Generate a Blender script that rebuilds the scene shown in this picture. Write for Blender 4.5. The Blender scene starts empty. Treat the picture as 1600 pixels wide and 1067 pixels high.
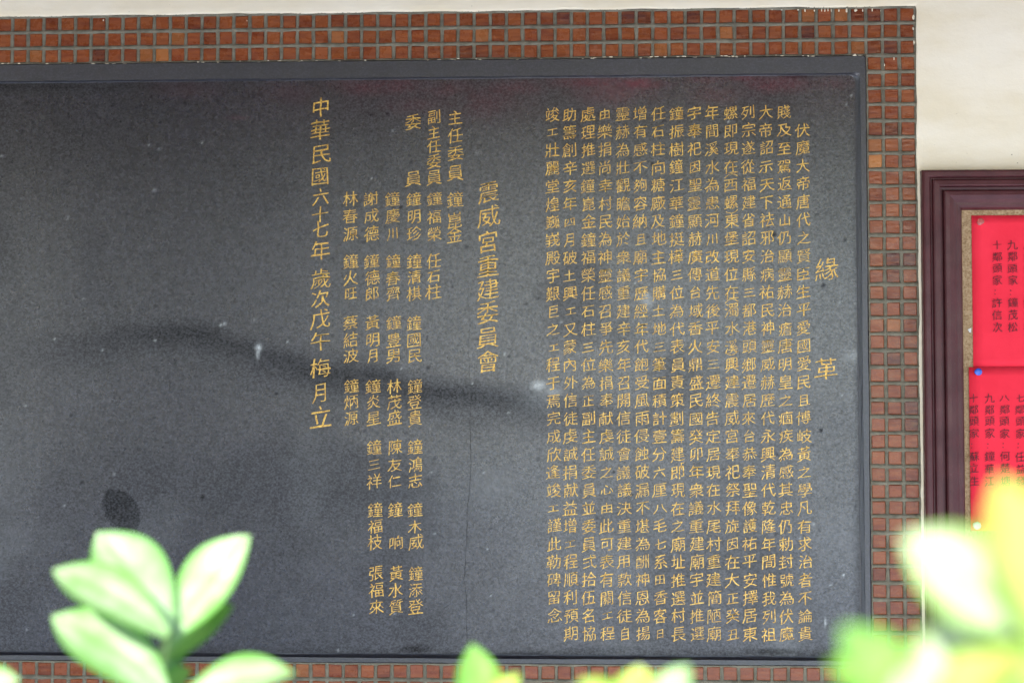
import bpy, bmesh, math, random
import numpy as np
from mathutils import Vector, Matrix, noise
random.seed(7); RNG = np.random.default_rng(7)
S = bpy.context.scene
# ------------------------------------------------------------------ camera
DIST, CAMH, FPX = 2.183, 1.40, 50/36*1600
YAW, PITCH, ROLL = 0.04113562, 0.03704823, -0.0006839
fwd = np.array([-math.sin(YAW)*math.cos(PITCH), math.cos(YAW)*math.cos(PITCH), math.sin(PITCH)])
r0 = np.array([math.cos(YAW), math.sin(YAW), 0.0]); u0 = np.cross(r0, fwd)
RGT = r0*math.cos(ROLL)+u0*math.sin(ROLL); UP = -r0*math.sin(ROLL)+u0*math.cos(ROLL)
CAM = np.array([0.0, -DIST*fwd[1], CAMH])
cd = bpy.data.cameras.new('camera'); cam = bpy.data.objects.new('camera', cd); S.collection.objects.link(cam)
m = Matrix.Identity(4)
for i in range(3):
    m[i][0] = RGT[i]; m[i][1] = UP[i]; m[i][2] = -fwd[i]; m[i][3] = CAM[i]
cam.matrix_world = m
cd.lens = 50; cd.sensor_width = 36; cd.clip_start = 0.02; cd.clip_end = 500
cd.dof.use_dof = True; cd.dof.focus_distance = DIST; cd.dof.aperture_fstop = 4.0; cd.dof.aperture_blades = 0
S.camera = cam
# ------------------------------------------------------------------ world, sun, exposure
SUN_EL, SUN_AZ = math.radians(32), math.radians(196)     # azimuth measured from +Y towards +X
w = bpy.data.worlds.new('World'); S.world = w; w.use_nodes = True
nt = w.node_tree; bg = nt.nodes['Background']; sky = nt.nodes.new('ShaderNodeTexSky')
sky.sky_type = 'NISHITA'; sky.sun_disc = False; sky.sun_elevation = SUN_EL; sky.sun_rotation = SUN_AZ
sky.dust_density = 0.25; sky.ozone_density = 1.0
nt.links.new(sky.outputs[0], bg.inputs[0]); bg.inputs[1].default_value = 0.15
sd = bpy.data.lights.new('sun', 'SUN'); sd.energy = 4.9; sd.angle = math.radians(0.5); sd.color = (1, .95, .87)
so = bpy.data.objects.new('sun', sd); S.collection.objects.link(so)
sdir = Vector((math.sin(SUN_AZ)*math.cos(SUN_EL), math.cos(SUN_AZ)*math.cos(SUN_EL), math.sin(SUN_EL)))
so.rotation_euler = sdir.to_track_quat('Z', 'Y').to_euler(); so.location = sdir*20
S.view_settings.view_transform = 'Standard'; S.view_settings.look = 'None'
S.view_settings.exposure = 1.66; S.view_settings.gamma = 1; S.view_settings.use_curve_mapping = False
S.cycles.max_bounces = 8; S.cycles.diffuse_bounces = 5

# ------------------------------------------------------------------ helpers
def bp(px, py, out=0.0):
    """point of the wall plane y=-out that shows at photo pixel px,py (1600x1067)"""
    d = (px-800)/FPX*RGT - (py-533.5)/FPX*UP + fwd
    t = (-out-CAM[1])/d[1]
    return CAM + d*t
def bd(px, py, dist):
    d = (px-800)/FPX*RGT - (py-533.5)/FPX*UP + fwd
    return Vector(CAM + d*dist)
def topx(X, Z, out=0.0):
    v = np.stack([X-CAM[0], np.full_like(X, -out-CAM[1]), Z-CAM[2]], -1)
    zc = v@fwd
    return 800+FPX*(v@RGT)/zc, 533.5-FPX*(v@UP)/zc
def link(o, parent=None):
    S.collection.objects.link(o)
    if parent: o.parent = parent
    return o
def mesh(name, verts, faces, mat=None, parent=None, smooth=False):
    me = bpy.data.meshes.new(name)
    me.from_pydata([tuple(v) for v in verts], [], faces); me.update()
    if mat: me.materials.append(mat)
    if smooth: me.shade_smooth()
    return link(bpy.data.objects.new(name, me), parent)
def npmesh(name, V, Q, mat=None, parent=None, smooth=False):
    V = np.asarray(V, np.float32); Q = np.asarray(Q, np.int32)
    me = bpy.data.meshes.new(name); k = Q.shape[1]
    me.vertices.add(len(V)); me.vertices.foreach_set('co', V.ravel())
    me.loops.add(Q.size); me.loops.foreach_set('vertex_index', Q.ravel())
    me.polygons.add(len(Q)); me.polygons.foreach_set('loop_start', np.arange(0, Q.size, k, dtype=np.int32))
    me.update(calc_edges=True); me.validate()
    if mat: me.materials.append(mat)
    if smooth: me.shade_smooth()
    return link(bpy.data.objects.new(name, me), parent)
def empty(name, loc):
    o = link(bpy.data.objects.new(name, None)); o.location = loc; o.empty_display_size = .05; return o
def tag(o, label=None, cat=None, group=None, kind=None):
    if label: o['label'] = label
    if cat: o['category'] = cat
    if group: o['group'] = group
    if kind: o['kind'] = kind
    return o
def box(x0, x1, y0, y1, z0, z1):
    V = [(x, y, z) for z in (z0, z1) for y in (y0, y1) for x in (x0, x1)]
    return V, [(0,2,3,1), (4,5,7,6), (0,1,5,4), (2,6,7,3), (0,4,6,2), (1,3,7,5)]
def wn(x, z=0.0, s=1.0):
    return noise.noise(Vector((x*s, z*s, 3.7)))
class N:
    """tiny node-material builder"""
    def __init__(s, name, col=(.5,.5,.5), rough=.6, spec=.5, metal=0):
        s.m = bpy.data.materials.new(name); s.m.use_nodes = True; s.t = s.m.node_tree
        s.b = s.t.nodes['Principled BSDF']
        s.b.inputs['Base Color'].default_value = (*col, 1); s.b.inputs['Roughness'].default_value = rough
        s.b.inputs['Specular IOR Level'].default_value = spec; s.b.inputs['Metallic'].default_value = metal
        s.tc = s.t.nodes.new('ShaderNodeTexCoord')
    def n(s, typ, **kw):
        x = s.t.nodes.new(typ)
        for k, v in kw.items(): setattr(x, k, v)
        return x
    def l(s, a, b): s.t.links.new(a, b)
    def pos(s):
        g = s.n('ShaderNodeNewGeometry'); return g.outputs['Position']
    def noise(s, scale, detail=4, rough=.55, vec=None, stretch=None, dist=0):
        x = s.n('ShaderNodeTexNoise'); x.inputs['Scale'].default_value = scale
        x.inputs['Detail'].default_value = detail; x.inputs['Roughness'].default_value = rough
        x.inputs['Distortion'].default_value = dist
        v = vec or s.pos()
        if stretch:
            mp = s.n('ShaderNodeMapping'); mp.inputs['Scale'].default_value = stretch; s.l(v, mp.inputs[0]); v = mp.outputs[0]
        s.l(v, x.inputs['Vector']); return x.outputs[0]
    def ramp(s, f, stops):
        x = s.n('ShaderNodeValToRGB'); e = x.color_ramp.elements
        while len(e) < len(stops): e.new(.5)
        for i, (p, c) in enumerate(stops):
            e[i].position = p; e[i].color = (*c, 1) if len(c) == 3 else c
        s.l(f, x.inputs[0]); return x.outputs[0]
    def mix(s, f, a, b, mode='MIX'):
        x = s.n('ShaderNodeMix', data_type='RGBA', blend_type=mode)
        for sock, v in ((x.inputs[0], f), (x.inputs[6], a), (x.inputs[7], b)):
            if isinstance(v, (int, float)): sock.default_value = v
            elif isinstance(v, tuple): sock.default_value = (*v, 1)
            else: s.l(v, sock)
        return x.outputs[2]
    def math(s, op, a, b=0.0):
        x = s.n('ShaderNodeMath', operation=op)
        for sock, v in ((x.inputs[0], a), (x.inputs[1], b)):
            if isinstance(v, (int, float)): sock.default_value = v
            else: s.l(v, sock)
        return x.outputs[0]
    def col(s, c): s.l(c, s.b.inputs['Base Color'])
    def bump(s, h, strength=.3, dist=.001):
        x = s.n('ShaderNodeBump'); x.inputs['Strength'].default_value = strength; x.inputs['Distance'].default_value = dist
        s.l(h, x.inputs['Height']); s.l(x.outputs[0], s.b.inputs['Normal'])

# ------------------------------------------------------------------ materials
def mat_plaster():
    k = N('cream_paint', rough=.62, spec=.35)
    a = k.ramp(k.noise(3.5, 5, .6), [(.3, (.745,.635,.455)), (.62, (.80,.705,.56))])
    b = k.ramp(k.noise(10, 5, .6, stretch=(.5,1,1.5)), [(.36, (.80,.73,.56)), (.58, (1,1,1))])
    c = k.mix(.35, a, b, 'MULTIPLY')
    sp = k.ramp(k.noise(120, 2, .5), [(.20, (.25,.2,.15)), (.235, (1,1,1))])
    c = k.mix(.8, c, sp, 'MULTIPLY'); k.col(c)
    h = k.math('ADD', k.math('MULTIPLY', k.noise(38, 4, .5, stretch=(.8,1,1.2)), 1.0), k.math('MULTIPLY', k.noise(330, 3, .6), .25))
    k.bump(h, .4, .0022); return k.m
def mat_grout():
    k = N('cement_grout', rough=.85, spec=.25)
    c = k.ramp(k.noise(60, 5, .65), [(.3, (.10,.086,.060)), (.7, (.205,.180,.130))])
    k.col(c); k.bump(k.noise(700, 3, .6), .5, .0008); return k.m
def mat_tile():
    k = N('glazed_brown_tile', rough=.24, spec=.38)
    oi = k.n('ShaderNodeObjectInfo')
    ge = k.n('ShaderNodeNewGeometry')
    st = k.noise(60, 5, .6, stretch=(.6,1,3.2))
    c = k.mix(k.ramp(st, [(.35,(0,0,0)),(.7,(1,1,1))]), oi.outputs['Color'], (.36,.105,.028))
    c2 = k.mix(.45, oi.outputs['Color'], c)
    sc = k.ramp(k.noise(420, 3, .6, stretch=(1,1,1)), [(.68,(0,0,0)),(.75,(1,1,1))])
    c3 = k.mix(k.math('MULTIPLY', sc, .35), c2, (.5,.35,.26))
    k.col(c3)
    k.l(k.ramp(k.noise(90, 4, .6), [(.3,(.16,.16,.16)),(.8,(.5,.5,.5))]), k.b.inputs['Roughness'])
    k.bump(k.noise(75, 3, .5, stretch=(.7,1,2)), .45, .0015); return k.m
def mat_stone(panel=True):
    k = N('dark_grey_stone' if panel else 'dark_grey_stone_rim', rough=.5, spec=1.0)
    f1 = k.noise(310, 4, .75, stretch=(1,1,1.25)); f2 = k.noise(7, 5, .6); f3 = k.noise(1100, 2, .5)
    base = k.ramp(f1, [(.33, (.0036,.0031,.0056)), (.50, (.0115,.0102,.0172)), (.67, (.031,.028,.048))])
    base = k.mix(k.ramp(f2, [(.3,(0,0,0)),(.7,(1,1,1))]), base, k.mix(1.0, base, (.72,.72,.70), 'MULTIPLY'))
    k.b.inputs['IOR'].default_value = 1.5
    if not panel:
        base = k.mix(.2, k.mix(1.0, base, (1.5,1.5,1.3), 'MULTIPLY'), (.030,.029,.029)); k.b.inputs['Specular IOR Level'].default_value = .75
    pits = k.ramp(k.noise(140, 2, .5), [(.215,(.18,.18,.18)),(.26,(1,1,1))])
    base = k.mix(1.0, base, pits, 'MULTIPLY')
    rgh = k.ramp(k.noise(160, 4, .6), [(.3,(.23,)*3),(.7,(.31,)*3)])
    if not panel: rgh = k.mix(.6, rgh, (.45,.45,.45))
    if panel:
        at = k.n('ShaderNodeAttribute', attribute_name='mark'); sx = k.n('ShaderNodeSeparateColor'); k.l(at.outputs['Color'], sx.inputs[0])
        brk = k.ramp(k.noise(260, 4, .7), [(.3,(.35,)*3),(.65,(1,)*3)])
        base = k.mix(k.math('MULTIPLY', sx.outputs[0], .80), base, (.014,.013,.011))
        base = k.mix(k.math('MULTIPLY', k.math('MULTIPLY', sx.outputs[1], brk), .7), base, (.22,.030,.045))
        base = k.mix(k.math('MULTIPLY', k.math('MULTIPLY', sx.outputs[2], brk), .9), base, (.7,.72,.7))
        rgh = k.mix(k.math('MULTIPLY', sx.outputs[0], .6), rgh, (.6,.6,.6))
        gr = k.ramp(f1, [(.35,(.56,)*3),(.60,(1,)*3)])
        sl = k.math('SUBTRACT', gr, k.math('MULTIPLY', sx.outputs[0], .75)); sl = k.math('MAXIMUM', k.math('SUBTRACT', sl, k.math('MULTIPLY', sx.outputs[1], .4)), .08)
        k.l(sl, k.b.inputs['Specular IOR Level'])
    k.col(base); k.l(rgh, k.b.inputs['Roughness'])
    h = k.math('ADD', f1, k.math('MULTIPLY', k.noise(700, 3, .6), .8))
    k.bump(h, .22 if panel else .3, .0009); return k.m
def mat_gold():
    k = N('gold_paint', rough=.42, spec=.5, metal=.35)
    c = k.ramp(k.noise(330, 4, .65), [(.28,(.15,.075,.020)),(.45,(.56,.30,.050)),(.66,(.88,.58,.14))])
    f = k.noise(9, 4, .6)
    c = k.mix(k.ramp(f, [(.35,(.28,)*3),(.6,(0,)*3)]), c, (.20,.13,.06)); k.col(c)
    k.bump(k.noise(600, 3, .6), .5, .0006); return k.m
def mat_wood():
    k = N('maroon_lacquer', rough=.42, spec=.28)
    c = k.ramp(k.noise(30, 5, .6, stretch=(1,1,1)), [(.3,(.052,.010,.012)),(.7,(.078,.018,.021))])
    d = k.ramp(k.noise(900, 2, .6), [(.66,(0,)*3),(.74,(1,)*3)])
    k.col(k.mix(k.math('MULTIPLY', d, .4), c, (.3,.22,.2)))
    k.l(k.ramp(k.noise(25, 4, .6), [(.3,(.28,)*3),(.7,(.48,)*3)]), k.b.inputs['Roughness'])
    k.bump(k.noise(160, 3, .5), .15, .0008); return k.m
def mat_cork():
    k = N('cork', rough=.9, spec=.15)
    c = k.ramp(k.noise(330, 4, .7), [(.3,(.17,.095,.042)),(.5,(.36,.235,.13)),(.7,(.50,.36,.22))])
    k.col(c); k.bump(k.noise(420, 4, .7), .8, .0016); return k.m
def mat_paper():
    k = N('red_paper', rough=.75, spec=.2)
    c = k.ramp(k.noise(9, 4, .6), [(.3,(.74,.020,.042)),(.7,(.82,.030,.058))]); k.col(c)
    k.bump(k.noise(26, 5, .6), .45, .003); return k.m
def mat_plain(name, col, rough=.5, spec=.5, var=.25, scale=60, metal=0):
    k = N(name, col, rough, spec, metal)
    k.col(k.ramp(k.noise(scale, 4, .6), [(.3, tuple(c*(1-var) for c in col)), (.7, tuple(min(1, c*(1+var)) for c in col))])); return k.m
def mat_leaf(name, lo, hi, edge, trans=.35):
    k = N(name, rough=.32, spec=.55)
    oi = k.n('ShaderNodeObjectInfo')
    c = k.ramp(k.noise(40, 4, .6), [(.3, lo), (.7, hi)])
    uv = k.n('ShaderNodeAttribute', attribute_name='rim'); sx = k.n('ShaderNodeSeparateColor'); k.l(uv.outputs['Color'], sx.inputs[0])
    c = k.mix(sx.outputs[0], c, edge)  # greener rim and midrib around a core painted pale as if overexposed
    v = k.n('ShaderNodeTexWave'); v.inputs['Scale'].default_value = 70; v.inputs['Distortion'].default_value = 3; k.l(k.tc.outputs['Object'], v.inputs['Vector'])
    c = k.mix(.12, c, k.ramp(v.outputs[1], [(0,(.6,)*3),(.5,(1,)*3)]), 'MULTIPLY')
    k.col(c); k.bump(k.noise(90, 3, .5), .25, .001)
    tr = k.n('ShaderNodeBsdfTranslucent'); k.l(c, tr.inputs[0])
    ms = k.n('ShaderNodeMixShader'); ms.inputs[0].default_value = trans
    k.l(k.b.outputs[0], ms.inputs[1]); k.l(tr.outputs[0], ms.inputs[2]); k.l(ms.outputs[0], k.t.nodes['Material Output'].inputs[0])
    return k.m
M = dict(plaster=mat_plaster(), grout=mat_grout(), tile=mat_tile(), stone=mat_stone(), rim=mat_stone(False), gold=mat_gold(),
         wood=mat_wood(), cork=mat_cork(), paper=mat_paper(),
         ink=mat_plain('black_ink', (.10,.010,.018), .6, .3), white=mat_plain('white_plastic', (.75,.74,.70), .3),
         blue=mat_plain('blue_plastic', (.03,.10,.55), .22), steel=mat_plain('pin_steel', (.5,.5,.5), .3, metal=1),
         dark=mat_plain('dark_chip', (.035,.012,.012), .3), crack=mat_plain('crack_dirt', (.018,.017,.016), .9, .1),
         concrete=mat_plain('polished_paving', (.53,.60,.72), .25, .6, .12, 6), ceil=mat_plain('roof_boards', (.06,.045,.035), .7, .3, .2, 10),
         bark=mat_plain('green_stem', (.16,.26,.07), .6, .4),
         bark2=mat_plain('brown_dirt', (.16,.11,.07), .9, .2), clear=None)
k = N('clear_red_plastic', (.85,.25,.22), .12, .6); k.b.inputs['Transmission Weight'].default_value = .6; M['clear'] = k.m

# ------------------------------------------------------------------ key positions on the wall
P = .025                                            # tile pitch
XR = bp(1431.5, 240)[0]                             # outer right edge of the tile border
ZT = bp(1428, 11.5)[2]                              # outer top edge
XI = XR-3*P; ZI = ZT-3*P                            # tablet's right and top edge
NROW = int(round((ZI-bp(1100, 1041)[2])/P)); ZB = ZI-NROW*P   # tablet's bottom edge
XL = XI-64*P                                        # tablet's left edge (outside the frame)
XO = XL-3*P; ZO = ZB-3*P                            # outer left and bottom edges of the border

# ------------------------------------------------------------------ ground, roof, wall
V, F_ = box(-60, 60, -80, 40, -.3, 0); tag(mesh('ground', V, F_, M['concrete']), kind='structure')
V, F_ = box(-4.5, 4.5, -2.26, .25, 2.44, 2.60); V2, F2 = box(-4.5, 4.5, -2.34, -2.262, 2.06, 2.62)
tag(mesh('roof', V+V2, F_+[tuple(8+i for i in f) for f in F2], M['ceil']), kind='structure')   # flat porch roof; low front beam added to darken the tablet's upper reflections
V, F_ = box(-3.0, -2.15, -12, -4.8, 0, 3.6); tag(mesh('added_dark_wall', V, F_, M['ceil']), kind='structure')  # unseen wall added to darken the tablet's reflections towards the left
wall = empty('plaster_wall', (0, .12, 0)); tag(wall, 'cream painted plaster wall around the tiled border, smooth with faint brush marks', 'wall')
def wpart(o): o.location = -Vector(wall.location); return o
V, F_ = box(-4.2, 4.2, .003, .24, 0, 2.44); wpart(mesh('masonry', V, F_, M['plaster'], wall))
# plaster coat with an uneven edge round the tiled border
def loop_pts(x0, x1, z0, z1, step, jit, out):
    pts = []
    def run(a, b, fixed, horiz, sgn):
        n = max(1, int(round(abs(b-a)/step)))
        for i in range(n):
            t = a+(b-a)*i/n; j = 0 if i == 0 else (wn(t, fixed, 14)*1.3+wn(t, fixed+9, 60)*.8)*jit
            pts.append((t, -out, fixed+j*sgn) if horiz else (fixed+j*sgn, -out, t))
    run(x0, x1, z1, True, 1); run(z1, z0, x1, False, 1); run(x1, x0, z0, True, -1); run(z0, z1, x0, False, -1)
    return pts
inner = loop_pts(XO, XR, ZO, ZT, .004, .0011, .0062)
n = len(inner)
cor = [(-4.2, 2.44), (4.2, 2.44), (4.2, 0), (-4.2, 0)]
lens = [int(round((XR-XO)/.004)), int(round((ZT-ZO)/.004))]; lens = [lens[0], lens[1], lens[0], lens[1]]
verts = list(inner); back = [(x, .002, z) for x, y, z in inner]
soft = []
cx, cz = (XO+XR)/2, (ZO+ZT)/2
for x, y, z in inner:                               # a rounded lip just outside the edge
    dx = (1 if x > XR-.002 else (-1 if x < XO+.002 else 0)); dz = (1 if z > ZT-.002 else (-1 if z < ZO+.002 else 0))
    soft.append((x+dx*.003, y-.0009-.0004*wn(x, z, 40), z+dz*.003))
outer = []
for s in range(4):
    a, b = cor[s], cor[(s+1) % 4]
    for i in range(lens[s]):
        t = i/lens[s]; outer.append((a[0]+(b[0]-a[0])*t, -.0075, a[1]+(b[1]-a[1])*t))
flat = []
for x, y, z in inner:
    dx = (1 if x > XR-.002 else (-1 if x < XO+.002 else 0)); dz = (1 if z > ZT-.002 else (-1 if z < ZO+.002 else 0))
    flat.append((x+dx*.009, -.0075, z+dz*.009))
verts = back+inner+soft+flat+outer; faces = []
for kk in range(4):
    for i in range(n):
        j = (i+1) % n; faces.append((kk*n+i, kk*n+j, (kk+1)*n+j, (kk+1)*n+i))
wpart(mesh('plaster_coat', verts, faces, M['plaster'], wall))
# smears of plaster left on the tiles
def blob(bm, x, z, w_, h_, out, hh):
    c = bm.verts.new((x, -out-hh, z)); ring = []
    for i in range(9):
        a = i/9*2*math.pi; rr = random.uniform(.7, 1.1)
        ring.append(bm.verts.new((x+math.cos(a)*w_*rr, -out+.0004, z+math.sin(a)*h_*rr)))
    for i in range(9): bm.faces.new((ring[i], ring[(i+1) % 9], c))
bm = bmesh.new()
for px, py, a, b in [(944,20,.0022,.0052),(919,18,.0015,.003),(1206,16,.003,.0018),(1221,17,.0022,.0014),(1247,17,.0022,.0016),(1257,18,.0013,.003),(1272,18,.0013,.002),
        (1283,17,.001,.0035),(1288,18,.001,.003),(1293,17,.001,.003),(1298,18,.001,.003),(1310,18,.0014,.003),(1322,18,.0016,.004),(1336,18,.003,.0024),(1347,18,.0014,.003),
        (1352,18,.0012,.003),(1362,17,.0012,.0034),(1376,18,.0014,.0036),(1404,17,.001,.003),(1428,68,.0022,.005),(1426,46,.0014,.0025),(1427,28,.003,.0045),
        (1396,93,.0008,.0028),(1381,103,.0012,.002),(163,33,.0012,.0016),(387,34,.001,.0012),(540,48,.0022,.0008),(1078,67,.0016,.0012)]:
    p = bp(px, py); blob(bm, p[0], p[2], a, b, .0046, .0007)
for i in range(70):  # thin pale flecks along the tablet's top edge
    px = random.choice([random.uniform(0, 1350), random.uniform(0, 1350), random.uniform(1000, 1350)])
    q = bp(px, 40); blob(bm, q[0], ZI+random.uniform(-.0015, .0015), random.uniform(.001, .004), random.uniform(.0004, .0011), .0070, .0005)
me = bpy.data.meshes.new('plaster_smear'); bm.to_mesh(me); bm.free(); me.materials.append(M['plaster'])
wpart(tag(link(bpy.data.objects.new('plaster_smear', me), wall), kind='stuff'))

# ------------------------------------------------------------------ the tiled border
border = empty('mosaic_tile_border', (XI, 0, ZB)); OFF = -Vector(border.location)
tag(border, 'border of small square glazed red-brown tiles with grey grout framing the stone tablet', 'tile border')
KG = 16; h = P/KG
def grout_patch(x0, z0, nx, nz):
    X = x0+np.arange(nx*KG+1)*h; Z = z0+np.arange(nz*KG+1)*h
    A, B = np.meshgrid(X, Z)
    fx = np.abs(((A-XR)/P+.5) % 1-.5)*P; fz = np.abs(((B-ZT)/P+.5) % 1-.5)*P
    wx = .0033+.0009*np.sin(A*211+B*97)*np.sin(B*57); wz = .0034+.0010*np.sin(B*180+A*83)*np.sin(A*41+1)
    r = np.maximum(np.exp(-(fx/wx)**4)*.0048, np.exp(-(fz/wz)**4)*.0056)
    r = r+RNG.normal(0, .00022, r.shape)*(r > .002)
    edge = (A <= x0+1e-6) | (A >= X[-1]-1e-6) | (B <= z0+1e-6) | (B >= Z[-1]-1e-6)
    Vv = np.stack([A, -(.0006+r), B], -1).reshape(-1, 3)
    w_ = len(X); idx = np.arange(len(Z)*w_).reshape(len(Z), w_)
    Q = np.stack([idx[:-1, :-1], idx[:-1, 1:], idx[1:, 1:], idx[1:, :-1]], -1).reshape(-1, 4)
    return Vv, Q
NT = 70
parts = [(XO, ZI, NT, 3), (XI, ZB, 3, NROW), (XO, ZO, NT, 3), (XO, ZB, 3, NROW)]
VV, QQ, o_ = [], [], 0
for a in parts:
    v, q = grout_patch(*a); VV.append(v); QQ.append(q+o_); o_ += len(v)
g = npmesh('grout', np.concatenate(VV), np.concatenate(QQ), M['grout'], border, True); g.location = OFF
cells = []
for (x0, z0, nx, nz) in parts:
    for i in range(nx):
        for j in range(nz):
            x, z = x0+(i+.5)*P, z0+(j+.5)*P
            px, py = topx(np.array([x]), np.array([z])); px, py = px[0], py[0]
            vis = -14 < px < 1612 and -10 < py < 1076
            full = min(1, max(0, (px+12.5)/25))*min(1, max(0, (1067+12-py)/25))
            hid = any(((px-a)/b)**2+((py-c)/d)**2 < 1 for a, b, c, d in ((380,72,1067,44),(180,95,1010,60),(1460,90,1010,80),(1500,70,890,60)))
            cells.append([x, z, (full*(.2 if hid else 1)*(1 if py < 1000 else .8)) if vis else 0, px, py])
cells.sort(key=lambda c: -c[2])
def tile_geo(hw, hh):
    b, f1, f2 = .0005, .0034, .0042; i = .0013; V = []
    for (q, a, c) in ((b, hw, hh), (f1, hw, hh), (f2, hw-i, hh-i)):
        V += [(-a, -q, -c), (a, -q, -c), (a, -q, c), (-a, -q, c)]
    F = [(8, 9, 10, 11)]
    for s in (0, 4):
        for t in range(4): F.append((s+t, s+(t+1) % 4, s+4+(t+1) % 4, s+4+t))
    return V, F
protos = []
for i in range(6):
    V, F_ = tile_geo(random.uniform(.0098, .0105), random.uniform(.0096, .0104))
    me = bpy.data.meshes.new('tile'); me.from_pydata(V, [], F_); me.materials.append(M['tile']); protos.append(me)
COLS = [(.168,.036,.013), (.150,.031,.012), (.182,.041,.014), (.160,.036,.014), (.186,.046,.016), (.122,.024,.010), (.170,.038,.013), (.192,.050,.017)]
rest_v, rest_f, tiles = [], [], []
def tile_xf():
    return (random.uniform(-.0004, .0004), random.uniform(-.0004, .0004), random.uniform(-.012, .012), random.uniform(-.014, .014), random.uniform(-.018, .018))
for n_, c in enumerate(cells):
    dx, dz, ax, ay, az = tile_xf()
    Mx = Matrix.Translation((c[0]+dx, 0, c[1]+dz)) @ Matrix.Rotation(ay, 4, 'Y') @ Matrix.Rotation(ax, 4, 'X') @ Matrix.Rotation(az, 4, 'Z')
    me = random.choice(protos)
    if n_ < 300:
        t = link(bpy.data.objects.new('tile', me), border); t.matrix_local = Matrix.Translation(OFF) @ Mx
        k_ = random.choice(COLS); r_ = random.uniform(.85, 1.15)
        if random.random() < .03: k_ = (.23,.080,.027)
        if random.random() < .06: k_ = (.075,.018,.014)
        if abs(c[3]-1369) < 12 and abs(c[4]-253) < 12: k_ = (.42,.16,.045)
        if abs(c[3]-261) < 12 and abs(c[4]-88) < 12: k_ = (.34,.12,.035)
        t.color = (*[q*r_ for q in k_], 1); tiles.append((t, c))
    else:
        b_ = len(rest_v); rest_v += [Mx @ v.co for v in me.vertices]; rest_f += [tuple(b_+i for i in p.vertices) for p in me.polygons]
ro = mesh('tiles_beyond', rest_v, rest_f, M['tile'], border); ro.location = OFF; ro.color = (.165,.042,.017,1); ro['kind'] = 'stuff'; ro.name = 'tile_field'
# two chipped tiles above the tablet
for pts in ([(925,79),(930,71),(939,67),(940,83),(934,86)], [(944,78),(950,75),(958,79),(963,86),(950,87),(945,84)]):
    qs = [bp(a, b) for a, b in pts]; cxx = sum(q[0] for q in qs)/len(qs); czz = sum(q[2] for q in qs)/len(qs)
    host = min(tiles, key=lambda t: (t[1][0]-cxx)**2+(t[1][1]-czz)**2)[0]
    V = [(q[0], -.0047, q[2]) for q in qs]+[(q[0], -.0030, q[2]) for q in qs]; m_ = len(qs)
    F_ = [tuple(range(m_))]+[(i, (i+1) % m_, m_+(i+1) % m_, m_+i) for i in range(m_)]
    o = mesh('chip', V, F_, M['dark'], host); o.matrix_local = host.matrix_local.inverted() @ Matrix.Translation(OFF); o['label'] = 'dark chipped patch in the glaze'

# ------------------------------------------------------------------ the stone tablet
tab = empty('stone_tablet', ((XL+XI)/2, 0, ZB)); TO = -Vector(tab.location)
tag(tab, 'large dark grey stone tablet engraved with columns of gold Chinese characters, set in red-brown tiles', 'stone tablet')
RF, PF = .0080, .0014                               # how far the rim and the panel stand out
G = .0004
# insets: left, right, top, bottom ; height
prof = [((0,0,0,0), .0005), ((0,0,0,0), RF-.0025), ((.0018,.0018,.0018,.0015), RF), ((.010,.0095,.0268,.0080), RF-.0004),
        ((.0125,.0110,.0276,.0092), RF-.0022), ((.0145,.0130,.0280,.0105), PF+.0024), ((.016,.0145,.0286,.0120), PF+.0008), ((.019,.0172,.0296,.0142), PF)]
NS = 160; V, F_ = [], []
for li, ((l_, r_, t_, b_), hh) in enumerate(prof):
    x0, x1, z0, z1 = XL+G+l_, XI-G-r_, ZB+G+b_, ZI-G*.3-t_
    ring = []
    rc = .004 if li < 4 else .010                   # rounded corners
    def corner(cx_, cz_, a0):
        return [(cx_+rc*math.cos(a0+i*math.pi/8), cz_+rc*math.sin(a0+i*math.pi/8)) for i in range(5)]
    A_ = corner(x0+rc, z1-rc, math.pi); A_ = A_[::1]
    c_tl = [(x0+rc+rc*math.cos(math.pi-i*math.pi/8), z1-rc+rc*math.sin(math.pi-i*math.pi/8)) for i in range(5)]
    c_tr = [(x1-rc+rc*math.cos(math.pi/2-i*math.pi/8), z1-rc+rc*math.sin(math.pi/2-i*math.pi/8)) for i in range(5)]
    c_br = [(x1-rc+rc*math.cos(-i*math.pi/8), z0+rc+rc*math.sin(-i*math.pi/8)) for i in range(5)]
    c_bl = [(x0+rc+rc*math.cos(-math.pi/2-i*math.pi/8), z0+rc+rc*math.sin(-math.pi/2-i*math.pi/8)) for i in range(5)]
    cs = [c_tl, c_tr, c_br, c_bl]
    for s in range(4):
        ring += cs[s]; a, b = cs[s][-1], cs[(s+1) % 4][0]
        for i in range(1, NS):
            t = i/NS; x, z = a[0]+(b[0]-a[0])*t, a[1]+(b[1]-a[1])*t
            j = (wn(x+li, z, 9)*.0007+wn(x, z+li, 45)*.0005)*(1 if 2 <= li <= 6 else (.7 if li == 1 else 0))
            if s % 2 == 0: z += j
            else: x += j
            ring.append((x, z))
    V += [(x, -hh-(wn(x, z, 25)*.0002 if 1 < li < 7 else 0), z) for x, z in ring]
nr = len(V)//len(prof)
for kk in range(len(prof)-1):
    for i in range(nr):
        j = (i+1) % nr; F_.append((kk*nr+i, kk*nr+j, (kk+1)*nr+j, (kk+1)*nr+i))
rim = mesh('raised_rim', V, F_, M['rim'], tab); rim.location = TO
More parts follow.
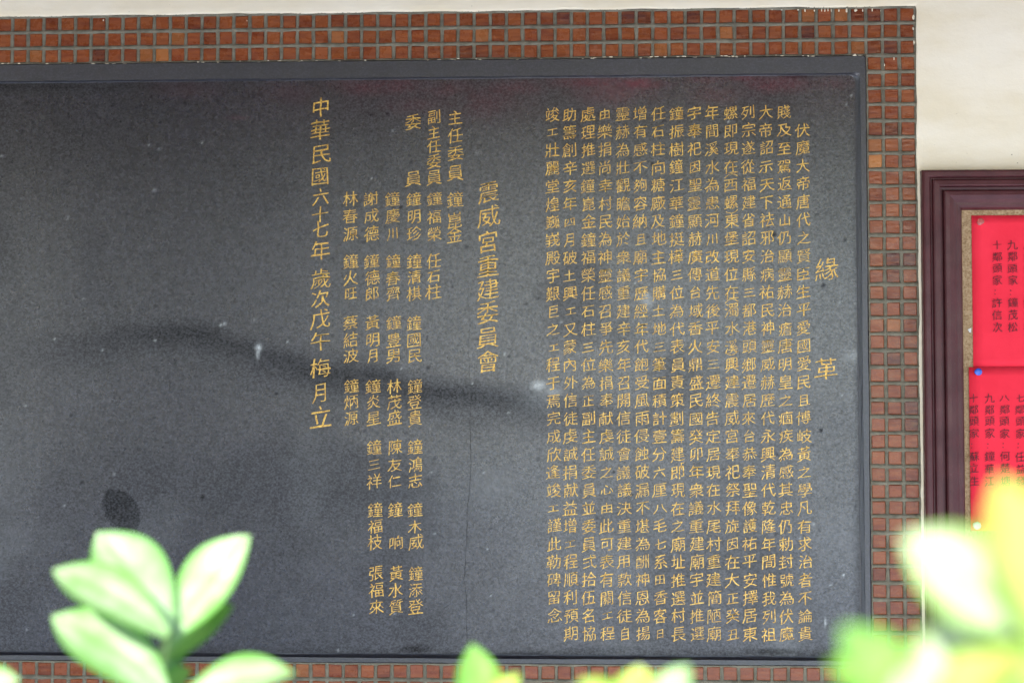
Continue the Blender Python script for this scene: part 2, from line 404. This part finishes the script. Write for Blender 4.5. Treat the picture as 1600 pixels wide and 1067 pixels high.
# panel grid with stains and painted cove shade held in a colour attribute
x0, x1, z0, z1 = XL+G+.0185, XI-G-.0167, ZB+G+.0137, ZI-G*.3-.0291
st = .0026; nx, nz = int((x1-x0)/st), int((z1-z0)/st)
A, B = np.meshgrid(np.linspace(x0, x1, nx+1), np.linspace(z0, z1, nz+1))
PX, PY = topx(A.ravel(), B.ravel(), PF); PX = PX.reshape(A.shape); PY = PY.reshape(A.shape)
def vnoise(X, Y, sc, seed):                          # value noise
    rr = np.random.default_rng(seed); T = rr.random((256, 256))
    x, y = X/sc+1000, Y/sc+1000; xi, yi = np.floor(x).astype(int), np.floor(y).astype(int); fx, fy = x-xi, y-yi
    fx = fx*fx*(3-2*fx); fy = fy*fy*(3-2*fy); g_ = lambda a, b: T[a % 256, b % 256]
    return (g_(xi, yi)*(1-fx)+g_(xi+1, yi)*fx)*(1-fy)+(g_(xi, yi+1)*(1-fx)+g_(xi+1, yi+1)*fx)*fy
def fbm(X, Y, sc, seed): return sum(vnoise(X, Y, sc/2**i, seed+i)*.5**i for i in range(4))/1.875
NSs = fbm(PX, PY, 40, 1); NB = fbm(PX, PY, 120, 9)
dark = np.zeros_like(PX); red = np.zeros_like(PX); pale = np.zeros_like(PX)
# the long wavy stain across the middle
cxs = [-400, 60, 160, 230, 300, 350, 410, 480, 560, 640, 700, 760, 830, 900, 980, 1100, 1300]
cys = [560, 545, 528, 522, 521, 532, 554, 573, 588, 604, 614, 620, 622, 640, 655, 660, 655]
amp = [0, .18, .40, .54, .62, .56, .56, .58, .60, .56, .60, .54, .46, .34, .18, .10, .08]
cy = np.interp(PX, cxs, cys)+(NSs-.5)*22; am = np.interp(PX, cxs, amp); dy = PY-cy
wd = np.where(dy < 0, 14+20*NB, 20+36*NB)
dark = np.maximum(dark, am*np.exp(-(dy/wd)**2))
dark = np.maximum(dark, .14*np.exp(-((PX-300)/160)**2-((PY-555)/45)**2)*(.4+NSs))
# grime along the bottom; darker strips beside the rim and at the left
dark = np.maximum(dark, np.clip(1-(1030-PY)/(10+34*NB), 0, 1)*(.45+.5*fbm(PX, PY, 70, 21)))
dark = np.maximum(dark, np.clip(1-(1349-PX)/(10+14*NB), 0, 1)*.6)  # shade of the right-hand cove, painted into the panel colour
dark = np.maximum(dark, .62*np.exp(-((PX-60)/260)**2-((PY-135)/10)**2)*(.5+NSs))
dark = np.maximum(dark, .35*np.clip(1-PX/60, 0, 1)*NSs)
dark = np.maximum(dark, .26*np.clip((fbm(PX, PY, 150, 31)-.5)*4, 0, 1))
# leaf print
u_, v_ = (PX-190), (PY-796); a_ = math.radians(52); lu = u_*math.cos(a_)+v_*math.sin(a_); lv = -u_*math.sin(a_)+v_*math.cos(a_)
wleaf = 26*np.clip(1-(lu/38)**2, 0, 1)**.6
dark = np.where((np.abs(lv)+(NSs-.5)*5 < wleaf) & (np.abs(lu) < 38), .72, dark)
# dark pits
for i in range(260):
    a, b, r_ = random.uniform(-300, 1345), random.uniform(140, 1020), random.choice([1.4, 1.7, 2.0, 2.6])
    dark = np.maximum(dark, np.clip(1.3-np.hypot(PX-a, PY-b)/r_, 0, .6))
for a, b, r_ in [(605,178,3.5),(580,180,3),(627,324,3),(289,161,4),(35,205,4),(128,753,4),(317,776,4),(1350,779,6),(1349,854,5),(1283,672,3.2),(1287,446,3.2),(1209,366,4),(1093,494,2.6)]:
    dark = np.maximum(dark, np.clip(1.3-np.hypot(PX-a, PY-b)/r_, 0, .9))
for a, b, c_, d_ in [(1155,118,26,4), (1245,120,40,3), (650,1014,30,8), (820,1022,60,6), (1210,1018,50,7)]:
    dark = np.maximum(dark, .8*np.exp(-((PX-a)/c_)**2-((PY-b)/d_)**2)*(.5+NSs))
# red paint residue below the top rim
for a, b, c_, d_, s_ in [(590,135,75,16,.36),(700,140,50,14,.28),(640,165,50,18,.2),(760,160,70,30,.26),(800,138,45,14,.42),(930,130,70,10,.5),(1000,132,45,9,.7),(960,145,70,20,.4),(1110,124,45,9,.45),(1165,122,35,8,.55),(1210,132,60,14,.5),
                     (1130,145,60,20,.3),(450,145,60,20,.18),(300,140,60,15,.12),(1290,130,50,12,.25),(370,184,18,4,.2)]:
    red = np.maximum(red, s_*np.exp(-((PX-a)/c_)**2-((PY-b)/d_)**2)*(.25+1.25*NSs))
red = np.maximum(red, .06*np.exp(-((PY-150)/45)**2)*np.clip((PX-250)/200, 0, 1)*(.3+NSs))
# pale chalky rubs and specks
for a, b, c_, d_, s_ in [(842,603,12,8,.55),(865,612,14,9,.35),(1012,470,9,10,.35),(1010,462,5,5,.4),(850,620,40,24,.13),(404,543,4.4,5,1.0),(403,553,2.4,7,.8),(345,508,2,2,.7),(351,506,2,2,.7),
                     (1335,556,16,8,.22),(789,553,1.6,1.6,.9),(1290,972,1.4,7,.9),(1318,898,1.8,1.8,.8),(1271,818,1.8,1.8,.7),(1225,985,30,40,.16),(770,760,50,40,.07),(1330,150,1.6,1.6,.6),(100,790,1.5,1.5,.6)]:
    pale = np.maximum(pale, s_*np.exp(-((PX-a)/c_)**2-((PY-b)/d_)**2)*(.6+.6*NSs))
for i in range(60):
    a, b = random.uniform(-100, 1345), random.uniform(140, 1020)
    pale = np.maximum(pale, .5*np.exp(-((PX-a)**2+(PY-b)**2)/1.6**2))
pale = np.maximum(pale, .05*np.clip((NB-.52)*5, 0, 1)*np.clip((PY-500)/400, 0, 1))  # faint pale patches, stronger towards the bottom
Vv = np.stack([A, np.full_like(A, -PF-.0002), B], -1).reshape(-1, 3); w_ = A.shape[1]; idx = np.arange(A.size).reshape(A.shape)
Q = np.stack([idx[:-1, :-1], idx[:-1, 1:], idx[1:, 1:], idx[1:, :-1]], -1).reshape(-1, 4)
pan = npmesh('stone_panel', Vv, Q, M['stone'], tab, True); pan.location = TO
ca = pan.data.color_attributes.new('mark', 'FLOAT_COLOR', 'POINT')
ca.data.foreach_set('color', np.stack([dark, red, pale, np.ones_like(dark)], -1).astype(np.float32).ravel())
# hairline crack
pts = [(733,430),(731,470),(734,510),(732,545),(733,580),(736,620),(734,655),(735,690),(736,730),(733,770),(730,800),(729,850),(727,880),(725,905),(729,930),(729,970),(730,1015)]
V, F_ = [], []
fine = []
for i in range(len(pts)-1):
    for j in range(5):
        t = j/5; fine.append((pts[i][0]*(1-t)+pts[i+1][0]*t+random.uniform(-.7, .7), pts[i][1]*(1-t)+pts[i+1][1]*t))
for i, (a, b) in enumerate(fine):
    q = bp(a, b, PF); ww = (.00016+.00030*random.random())*(1 if b > 640 else .45)
    V += [(q[0]-ww, -PF-.0004, q[2]), (q[0]+ww, -PF-.0004, q[2]), (q[0], -PF+.0004, q[2])]
    if i: b_ = i*3; F_ += [(b_-3, b_-2, b_+1, b_), (b_-2, b_-1, b_+2, b_+1), (b_-1, b_-3, b_, b_+2)]
o = mesh('hairline_crack', V, F_, M['crack'], tab); o.location = TO

# ------------------------------------------------------------------ lettering
GL = {}
fc = bpy.data.curves.new('glyph', 'FONT'); fo = bpy.data.objects.new('glyph', fc); S.collection.objects.link(fo)
def glyph(ch, weight):
    if (ch, weight) not in GL:
        fc.body = ch; fc.offset = 0; fc.extrude = .014; fc.resolution_u = 2
        bpy.context.view_layer.update()
        ev = fo.evaluated_get(bpy.context.evaluated_depsgraph_get()); me = ev.to_mesh()
        v = np.zeros(len(me.vertices)*3, np.float32); me.vertices.foreach_get('co', v)
        v = v.reshape(-1, 3).astype(float); fcs = [tuple(p.vertices) for p in me.polygons]
        acc_ = {}
        for p in me.polygons:                       # side walls give the outward direction of every contour point
            if abs(p.normal.z) < .5:
                for i in p.vertices:
                    k_ = (round(v[i, 0], 4), round(v[i, 1], 4)); a_ = acc_.setdefault(k_, [0., 0.])
                    a_[0] += p.normal.x; a_[1] += p.normal.y
        ph = hash_ = sum(map(ord, ch)) % 7
        for i in range(len(v)):                     # brush weight: thin level strokes, fuller upright and falling ones
            a_ = acc_.get((round(v[i, 0], 4), round(v[i, 1], 4)))
            if a_:
                l_ = math.hypot(*a_) or 1
                md = 1+.9*math.sin(v[i, 0]*13+v[i, 1]*7+ph)
                v[i, 0] -= a_[0]/l_*.0045*md; v[i, 1] -= a_[1]/l_*.0105*md
        GL[(ch, weight)] = (v, fcs); ev.to_mesh_clear()
    return GL[(ch, weight)]
SMALL = {'工': (.78, .55), '日': (.62, .68), '四': (.8, .62), '口': .7, '之': (.95, .85), '石': (.9, .9), '三': (.88, .75), '二': .8, '山': (.82, .85), '土': (.85, .8), '已': .8, '心': (.9, .7),
         '八': (.95, .7), '七': (.85, .85), '六': (.85, .85), '因': (.8, .85), '台': (.85, .9), '且': (.8, .85), '月': (.8, 1), '正': (.85, .8), '丑': (.85, .8), '田': (.72, .75), '自': (.72, .9),
         '由': (.85, .8), '巨': (.8, .88), '十': (.95, .9), '川': (.8, .85), '旺': (.85, .9), '木': (.9, .9), '午': (1, .95), '仁': (.9, .85)}
def put(ch, px, py, size, out, acc, weight=.0, slant=.16, jitter=1.0, em_depth=.00045):
    """one character, size = em in photo pixels at px,py (centre)"""
    v, f = glyph(ch, weight); c0 = bp(px, py, out); s = size*(bp(px+1, py, out)[0]-c0[0])
    x = v[:, 0]-.5; y = v[:, 1]-.38; z = v[:, 2]
    k_ = SMALL.get(ch, 1.0); kx, ky = k_ if isinstance(k_, tuple) else (k_, k_)
    if jitter: kx *= random.uniform(.94, 1.04); ky *= random.uniform(.94, 1.04)
    p1, p2, p3, p4 = [random.uniform(0, 6.28) for _ in range(4)]
    wv = .016*jitter
    nx_ = x*kx+wv*np.sin(y*9+p1)+wv*.6*np.sin(x*15+p2)-.10*x*np.clip(y, -.4, .4)*jitter
    ny_ = y*ky+slant*random.uniform(.7, 1.25)*x+wv*np.sin(x*10+p3)+wv*.6*np.sin(y*17+p4)-.10*jitter*x*x
    jx, jz = random.gauss(0, .4)*jitter, random.gauss(0, .4)*jitter
    X = c0[0]+nx_*s+jx*.001; Z = c0[2]+ny_*s+jz*.001; Y = -out-em_depth*(.5+z/.028)
    b_ = len(acc[0]); acc[0].extend(zip(X.tolist(), Y.tolist(), Z.tolist())); acc[1].extend(tuple(b_+i for i in q) for q in f)
def column(items, size, out, mat, parent, off, name='inscription_line', weight=0., slant=.16, jitter=1., label=None, single=False):
    if single:                                      # large characters: each one a piece of its line
        c0 = bp(items[0][1], items[0][2], out); e = link(bpy.data.objects.new(name, None), parent); e.empty_display_size = .02
        e.location = Vector(c0)+off
        if label: e['label'] = label
        for it in items:
            acc = ([], []); put(it[0], it[1], it[2], it[3] if len(it) > 3 else size, out, acc, weight, slant, jitter)
            o = mesh('character', acc[0], acc[1], mat, e); o.location = -Vector(c0)
        return e
    acc = ([], [])
    for it in items: put(it[0], it[1], it[2], it[3] if len(it) > 3 else size, out, acc, weight, slant, jitter)
    o = mesh(name, acc[0], acc[1], mat, parent); o.location = off
    if label: o['label'] = label
    return o
MAIN = ['伏魔大帝唐代之賢臣生平愛國愛民且博岐黃之學凡有求治者不論貴', '賤及至駕返通山仍顯靈赫治瘡唐明皇之痼疾為感其忠仍勅封號為伏魔', '大帝詔示天下祛邪治病祐民神靈威赫歷代永興清代乾隆年間惟我列祖',
        '列宗遂從福建省詔安縣三都港頭鄉遷居來台恭奉聖像護祐平安擇居東', '螺即現在西螺東堡現位在濁水溪興建震威宮奉祀祭拜旋因在大正癸丑', '年間溪水為患河川改道先後平安三遷終告定居現在水尾村重建簡陋廟',
        '宇奉祀因聖靈顯赫廣傳台域香火鼎盛民國癸卯年衆議重建廟宇並推選', '鐘振樹鐘江華鐘挺樺三位為代表員責策劃籌建即現在之廟址推選村長', '任石柱向糖廠及地主協購土地三筆面積計壹分六厘八毛七系田香客日',
        '增有感不夠容納且廟宇歷經年代飽受風雨侵蝕破漏不堪為酬神恩為揚', '靈赫為壯觀瞻始於衆議重建辛亥年召開信徒會議議決重建用款信徒自', '由樂捐尚幸村民為神靈感召爭先樂捐奉献虔誠之心由此可表有關工程',
        '處理推選鐘崑金鐘福榮任石柱三位為正副主任委員並委員弍拾伍名協', '助籌創辛亥年四月破土興工又蒙內外信徒虔誠捐献益增工程順利預期', '竣工壯麗堂煌巍峩殿宇艱巨之工程于焉完成欣逢竣工謹此勒碑留念']
TX = [1254, 1225, 1197, 1169, 1142, 1112, 1085, 1056, 1028, 1000, 973, 945, 919, 890, 863]
BX = [1258, 1229, 1202, 1172, 1145, 1116, 1089, 1060, 1032, 1005, 976, 949, 920, 892, 866]
GO = PF+.0002
for ci, txt in enumerate(MAIN):
    ytop = 179.5-(TX[ci]-863)*.0118; ybot = 988.5+(TX[ci]-892)*.004; items = []
    for i, ch in enumerate(txt):
        rr = i+(1 if ci == 0 else 0); t = rr/29
        items.append((ch, TX[ci]+(BX[ci]-TX[ci])*t, ytop+(ybot-ytop)*t, 23.6+.6*t))
    if ci == 4: items += [('︵', 1142, 267, 22), ('︶', 1143, 338, 22), ('︵', 1143, 462, 22), ('︶', 1144, 559, 22)]
    if ci == 7: items += [('「', 1062, 731, 17)]
    column(items, 25, GO, M['gold'], tab, TO, weight=.006)
column([('緣', 1291, 421, 38), ('革', 1291, 576, 38)], 36, GO, M['gold'], tab, TO, 'inscription_heading', .004, label='two large widely spaced gold characters at the right', single=True)
column([(c, x, y) for c, x, y in zip('震威宮重建委員會', [763,763,762,762,762,762,762,763], [300,338,378,415,452,488,526,564])], 36, GO, M['gold'], tab, TO, 'inscription_heading', .002, label='larger gold heading of eight characters', single=True)
column([(c, 501, y, s) for c, y, s in zip('中華民國六十七年歲次戊午梅月立', [168,203,240,275,308,335,358,391,434,467,498,532,575,613,652], [32,33,34,31,34,30,33,33,34,32,33,34,34,33,36])], 32, GO, M['gold'], tab, TO, 'inscription_date', .004, label='gold date column of larger characters at the left', single=True)
g3 = [[311,338,365],[408,434,458],[504,531,555],[603,628,653],[698,725,751],[796,822,847],[895,921,947]]
def names(x0_, x1_, lst, extra=()):
    items = [(c, x0_, y, s) for c, y, s in extra]
    for k_, nm in lst:
        for c, y in zip(nm, g3[k_]):
            if c != ' ': items.append((c, x0_+(x1_-x0_)*(y-180)/767, y, 24.3))
    column(items, 25, GO, M['gold'], tab, TO, single=True)
names(711, 713, [], [('主',184,24),('任',212,25),('委',240,26),('員',269,27),('鐘',312,26),('崑',344,26),('金',367,26)])
names(678, 679, [(0,'鐘福榮')], [('副',183,23),('主',207,22),('任',229,23),('委',252,25),('員',277,25),('任',407,25),('石',432,25),('柱',457,26)])
names(646, 650, [(0,'鐘明珍'),(1,'鐘清棋'),(2,'鐘國民'),(3,'鐘登貴'),(4,'鐘鴻志'),(5,'鐘木威'),(6,'鐘添登')], [('委',191,26),('員',279,27)])
names(612, 619, [(0,'鐘慶川'),(1,'鐘春齊'),(2,'鐘豊男'),(3,'林茂盛'),(4,'陳友仁'),(5,'鐘 响'),(6,'黃水質')])
names(578, 588, [(0,'謝成德'),(1,'鐘德郎'),(2,'黃明月'),(3,'鐘炎星'),(4,'鐘三祥'),(5,'鐘福枝'),(6,'張福來')])
names(546, 551, [(0,'林春源'),(1,'鐘火旺'),(2,'蔡結波'),(3,'鐘炳源')])

# ------------------------------------------------------------------ notice board
WO = .0075
bx0 = bp(1442.5, 420, .02)[0]; bz1 = bp(1500, 265.5, .02)[2]; bx1 = bx0+.86; bz0 = bz1-.98
board = empty('notice_board', ((bx0+bx1)/2, -WO, bz0)); BO = -Vector(board.location)
tag(board, 'cork notice board in a ridged dark maroon wooden frame, hung beside the tile border', 'notice board')
PR = [(0,.0), (0,.012), (.0015,.0150), (.0035,.0160), (.0095,.0160), (.0110,.0148), (.0125,.0118), (.0140,.0118), (.0155,.0170), (.0175,.0186), (.0235,.0190), (.0250,.0180), (.0265,.0110), (.0300,.0105), (.0312,.0150), (.0335,.0172),
      (.0390,.0176), (.0455,.0160), (.0500,.0128), (.0535,.0126), (.0570,.0105), (.0595,.0070), (.0602,.0035)]
def rail(side):
    V, F = [], []
    for o_, hh in PR:
        y = -WO-hh-.0002
        if side == 'l': e = [(bx0+o_, y, bz1-o_), (bx0+o_, y, bz0+o_)]
        if side == 'r': e = [(bx1-o_, y, bz0+o_), (bx1-o_, y, bz1-o_)]
        if side == 't': e = [(bx1-o_, y, bz1-o_), (bx0+o_, y, bz1-o_)]
        if side == 'b': e = [(bx0+o_, y, bz0+o_), (bx1-o_, y, bz0+o_)]
        V += e
    for i in range(len(PR)-1): F.append((2*i, 2*i+1, 2*i+3, 2*i+2))
    o = mesh('frame_rail', V, F, M['wood'], board); o.location = BO
for s in 'ltrb': rail(s)
V, F_ = box(bx0+.05, bx1-.05, -WO-.0032, -WO-.0002, bz0+.05, bz1-.05); o = mesh('cork_panel', V, F_, M['cork'], board); o.location = BO
# red papers
CK = WO+.0032
def sheet(name, p0, p1, wid, label, out, group='red paper lists pinned to the cork board'):
    a = bp(*p0, out); b = bp(*p1, out); e = empty(name, (a[0]+wid/2, -out, b[2])); tag(e, label, 'paper', group)
    nx, nz = 24, 18; V, F = [], []
    for L in (0, 1):
        for j in range(nz+1):
            for i in range(nx+1):
                t, u = i/nx, j/nz; x = a[0]+wid*t; z = b[2]+(a[2]-b[2])*u
                y = -out-.0006-.0012*abs(wn(x, z, 12))*(1 if 0 < i else .4)-(0 if L else .00025); V.append((x, y, z))
    q = (nx+1)*(nz+1)
    for j in range(nz):
        for i in range(nx):
            k_ = j*(nx+1)+i; F.append((q+k_, q+k_+1, q+k_+nx+2, q+k_+nx+1)); F.append((k_, k_+nx+1, k_+nx+2, k_+1))
    rim_ = [i for i in range(nx+1)]+[(j+1)*(nx+1)-1 for j in range(1, nz+1)]+[nz*(nx+1)+i for i in range(nx-1, -1, -1)]+[j*(nx+1) for j in range(nz-1, 0, -1)]
    for i in range(len(rim_)): s_, t_ = rim_[i], rim_[(i+1) % len(rim_)]; F.append((s_, t_, q+t_, q+s_))
    o = mesh('sheet', V, F, M['paper'], e, True); o.location = -Vector(e.location); return e
pa = sheet('paper_notice', (1517.5, 337), (1517.5, 574), .40, 'upper red paper list with three columns of dark brushed names in view', CK)
pb = sheet('paper_notice', (1513.5, 573.5), (1511, 829), .42, 'lower red paper list held by a blue pin, four columns of names in view', CK+.0012)
def ptext(cols, par, out):
    for x, ys, txt, sz in cols:
        column([(c, x+(i*.08), y, sz*(.75 if c == '：' else 1)) for i, (c, y) in enumerate(zip(txt, ys))], sz, out, M['ink'], par, -Vector(par.location), 'brushed_line', .012, .10, .8)
uy = [383, 401, 420, 438, 456, 473, 492, 511]
ptext([(1558, uy, '十鄰頭家：許信次', 16.5), (1582, uy, '九鄰頭家：鐘茂松', 16.5), (1607, uy, '八鄰頭家：鐘金福', 16.5), (1632, uy, '七鄰頭家：林水源', 16.5)], pa, CK+.0019)
ly = [622, 640, 658, 677, 695, 713, 732, 751]
ptext([(1521.5, ly, '十鄰頭家：蘇立生', 16.5), (1546, ly, '九鄰頭家：鐘華江', 16.5), (1570, ly, '八鄰頭家：何楚塘', 16.5), (1594, ly, '七鄰頭家：任益發', 16.5), (1619, ly, '六鄰頭家：鐘明月', 16.5)], pb, CK+.0031)
def pin(px, py, mat, out, label, rad=.0042, tilt=(0,0)):
    q = bp(px, py, out); e = empty('push_pin', (q[0], -out, q[2])); tag(e, label, 'push pin', 'push pins holding the red papers')
    prof_ = [(.0001,0),(.72,0),(.8,.1),(.75,.25),(.42,.45),(.40,1.05),(.62,1.3),(.95,1.45),(1.0,1.62),(.9,1.8),(.5,1.92),(.0001,1.96)]
    V, F = [], []; n_ = 20
    for r_, h_ in prof_:
        for i in range(n_): a = i/n_*2*math.pi; V.append((1.25*rad*r_*math.cos(a), -.0008-rad*h_, 1.25*rad*r_*math.sin(a)))
    for k_ in range(len(prof_)-1):
        for i in range(n_): F.append((k_*n_+i, k_*n_+(i+1) % n_, (k_+1)*n_+(i+1) % n_, (k_+1)*n_+i))
    o = mesh('pin_head', V, F, mat, e, True); e.rotation_euler = (tilt[0], 0, tilt[1])
    V = [(.0004*math.cos(i*math.pi/3), yy, .0004*math.sin(i*math.pi/3)) for yy in (-.0012, .0045) for i in range(6)]
    mesh('needle', V, [(i, (i+1) % 6, 6+(i+1) % 6, 6+i) for i in range(6)], M['steel'], e)
pin(1530, 349, M['clear'], CK+.0018, 'clear reddish push pin at the top corner of the upper red paper', .0040, (-.35, .1))
pin(1526.5, 581, M['blue'], CK+.0030, 'blue push pin at the corner of the lower red paper', .0044)
pin(1524.5, 820, M['white'], CK+.0030, 'white push pin at the bottom corner of the lower red paper', .0046)
q = bp(1515.5, 516, CK+.003); V = [(q[0]-.003, -CK-.003, q[2]+.001), (q[0]+.0015, -CK-.0045, q[2]+.0036), (q[0]+.0016, -CK-.004, q[2]-.004), (q[0]-.0008, -CK-.0022, q[2]-.0028)]
V += [(x, y+.0006, z) for x, y, z in V]
tag(mesh('paper_scrap', V, [(0,3,2,1), (4,5,6,7), (0,1,5,4), (1,2,6,5), (2,3,7,6), (3,0,4,7)], M['white']), 'tiny torn white paper scrap caught at the left edge of the upper red paper', 'paper scrap')

# ------------------------------------------------------------------ plants in front
LM = [mat_leaf('lit_core_mint_leaf', (.24,.42,.17), (.52,.63,.45), (.12,.36,.05)), mat_leaf('fresh_green_leaf', (.15,.34,.06), (.30,.50,.14), (.13,.36,.03)),  # mint core raised towards white: overexposure painted into the colour
      mat_leaf('yellow_green_leaf', (.36,.50,.09), (.50,.58,.18), (.24,.44,.03)), mat_leaf('deep_green_leaf', (.09,.25,.04), (.14,.34,.07), (.08,.26,.03)),
      mat_leaf('lit_core_green_leaf', (.50,.62,.36), (.68,.72,.58), (.20,.42,.03))]  # white core painted in for the glare of direct sun
def leaf(plant, b, t, dist, wid, mat, curl=.12, fold=.25, tiltz=0., dt=0., obov=.55, face=(0, -.55, .8)):
    """leaf from photo pixel b to t at a distance from the camera; wid = full width in pixels"""
    B_, T_ = bd(*b, dist), bd(*t, dist+dt); ax = (T_-B_); L = ax.length; ax.normalize()
    fc_ = Vector(face); nrm = (fc_-ax*fc_.dot(ax)).normalized(); sd_ = ax.cross(nrm).normalized()
    nrm = (Matrix.Rotation(tiltz, 3, ax) @ nrm); sd_ = ax.cross(nrm).normalized()
    W = 1.1*wid/FPX*dist; NU, NV = 8, 18; V, F, R_ = [], [], []
    for lay in (0, 1):
        for j in range(NV+1):
            u = j/NV; e = u**(.75+obov*.9)
            wv = W/2*(math.sin(math.pi*min(1, e*.985+.012)))**(.60+.28*u*u)
            for i in range(NU+1):
                s = i/NU*2-1
                hgt = curl*L*(4*u*(1-u))*.5+abs(s)**1.4*wv*fold+.02*W*math.sin(u*7+s*2)
                p = B_+ax*(L*u)+sd_*(s*wv)+nrm*(hgt-lay*.0007*(1-abs(s)**4))
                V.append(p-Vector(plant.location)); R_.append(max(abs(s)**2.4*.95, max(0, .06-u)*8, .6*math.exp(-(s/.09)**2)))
    q = (NU+1)*(NV+1)
    for j in range(NV):
        for i in range(NU):
            k_ = j*(NU+1)+i; F.append((k_, k_+1, k_+NU+2, k_+NU+1)); F.append((q+k_, q+k_+NU+1, q+k_+NU+2, q+k_+1))
    o = mesh('leaf', V, F, mat, plant, True)
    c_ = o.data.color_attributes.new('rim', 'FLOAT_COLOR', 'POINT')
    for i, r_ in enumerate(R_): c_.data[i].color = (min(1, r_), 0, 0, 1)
    return o
def stem(plant, pts, r0_, r1_, name='stem'):
    V, F = [], []; n_ = 10; m_ = len(pts)
    for k_, p in enumerate(pts):
        d = (pts[min(k_+1, m_-1)]-pts[max(k_-1, 0)]).normalized(); a = d.orthogonal().normalized(); b = d.cross(a); r_ = r0_+(r1_-r0_)*k_/(m_-1)
        a = (Vector((1,0,0))-d*d.x).normalized(); b = d.cross(a)
        for i in range(n_): th = i/n_*2*math.pi; V.append(p+a*(r_*math.cos(th))+b*(r_*math.sin(th))-Vector(plant.location))
    for k_ in range(m_-1):
        for i in range(n_): F.append((k_*n_+i, k_*n_+(i+1) % n_, (k_+1)*n_+(i+1) % n_, (k_+1)*n_+i))
    F.append(tuple(range((m_-1)*n_, m_*n_)))
    return mesh(name, V, F, M['bark'], plant, True)
def plant(px, dist, pts, label, r=(.006, .0022)):
    f = bd(px, 1067, dist); e = empty('leafy_shrub', (f.x, f.y, 0)); tag(e, label, 'shrub', 'shrubs with pale leaves in front of the wall')
    tops = [bd(a, b, dist) for a, b in pts]
    base = [Vector((f.x, f.y, 0)), Vector((f.x+.02, f.y-.01, f.z*.35)), Vector((f.x+.01, f.y, f.z*.7))]
    stem(e, base+tops, *r); return e
D1 = .93
p = plant(238, D1, [(240,1130),(244,1075),(252,1030),(262,985),(266,965)], 'shrub with mint green pointed leaves, large in the lower left of the tablet')
leaf(p, (266,986), (152,832), D1-.01, 104, LM[0], .10, .22, -.15)
leaf(p, (262,992), (84,890), D1-.04, 98, LM[0], .10, .20, .15)
leaf(p, (268,996), (391,836), D1, 90, LM[0], .12, .20, .25)
leaf(p, (252,1034), (366,945), D1+.03, 58, LM[1], .10, .25, .2)
leaf(p, (262,1090), (82,962), D1-.03, 112, LM[0], .14, .20, .1)
leaf(p, (262,1112), (462,1052), D1-.06, 104, LM[0], .16, .18, -.2)
leaf(p, (252,1062), (292,1012), D1+.04, 34, LM[3], .1, .2, .2)
leaf(p, (236,1130), (330,1180), D1, 80, LM[0], .1, .2); leaf(p, (236,1150), (110,1150), D1, 90, LM[1], .1, .2)
leaf(p, (245,1100), (300,1045), D1+.02, 50, LM[1], .1, .2)
p = plant(-60, D1-.1, [(-60,1150),(-56,1110)], 'shrub at the far lower left corner showing one rounded leaf tip')
leaf(p, (-56,1120), (30,1062), D1-.1, 84, LM[0], .15, .2, 0, 0, .9); leaf(p, (-56,1120), (-150,1050), D1-.1, 80, LM[1])
D2 = .80
p = plant(752, D2, [(752,1180),(748,1120)], 'shrub with one pointed yellow green leaf rising below the middle of the tablet')
leaf(p, (752,1150), (738,1006), D2, 66, LM[1], .1, .25, .2); leaf(p, (756,1150), (812,1052), D2-.02, 58, LM[2], .1, .2, -.2); leaf(p, (748,1170), (640,1100), D2, 60, LM[1])
p = plant(985, D2-.1, [(985,1190),(990,1130)], 'shrub with two low pale leaf tips under the gold text columns')
leaf(p, (985,1150), (905,1062), D2-.1, 74, LM[2], .1, .2, .2); leaf(p, (990,1140), (1000,1040), D2-.1, 70, LM[2], .1, .2, .1, 0, .9)
leaf(p, (1010,1160), (1078,1040), D2-.14, 62, LM[0], .12, .2, -.1, 0, .9)
D3 = .42
p = plant(1600, D3, [(1600,1250),(1596,1150),(1592,1080),(1600,1000),(1612,960)], 'shrub with large blurred yellow green leaves, nearest at the lower right', (.005, .0018))
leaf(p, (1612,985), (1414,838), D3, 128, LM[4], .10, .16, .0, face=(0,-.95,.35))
leaf(p, (1628,1010), (1562,748), D3-.01, 128, LM[2], .08, .2, .25, 0, .75, face=(0,-.95,.35))
leaf(p, (1590,1110), (1712,905), D3, 120, LM[2], .1, .2, .2, face=(0,-.95,.35))
leaf(p, (1596,1120), (1548,925), D3+.03, 120, LM[1], .1, .2, .1, face=(0,-.95,.35))
p = plant(1440, D3+.02, [(1440,1250),(1440,1180),(1440,1110)], 'shrub with a fan of blurred bright green leaves at the bottom right of the tablet', (.005, .0018))
leaf(p, (1446,1130), (1318,978), D3+.02, 92, LM[1], .08, .2, -.1, face=(0,-.95,.35))
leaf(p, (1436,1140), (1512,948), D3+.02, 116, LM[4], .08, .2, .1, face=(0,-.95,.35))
leaf(p, (1420,1160), (1296,1032), D3+.05, 70, LM[1], .1, .2, 0)
leaf(p, (1450,1140), (1600,1010), D3, 110, LM[2], .1, .2, -.3)
leaf(p, (1440,1150), (1410,1050), D3+.01, 100, LM[0], .1, .2, -.3)
bpy.data.objects.remove(fo)
bm = bmesh.new()
for px, py, a, b in [(1495,178,.0014,.0008),(1590,255,.0024,.0012),(1511,240,.0010,.0008),(1542,169,.0008,.0006),(1581,242,.0022,.0018),(1494,254,.0010,.0007),(1460,227,.0007,.0009),(737,10,.0022,.0006),(265,8,.0007,.0010),(160,4,.0006,.0009),(1466,90,.0006,.0006)]:
    q = bp(px, py, .0077); blob(bm, q[0], q[2], a, b, .0074, .0005)
me = bpy.data.meshes.new('dirt_fleck'); bm.to_mesh(me); bm.free(); me.materials.append(M['bark2'])
wpart(tag(link(bpy.data.objects.new('dirt_fleck', me), wall), kind='stuff'))
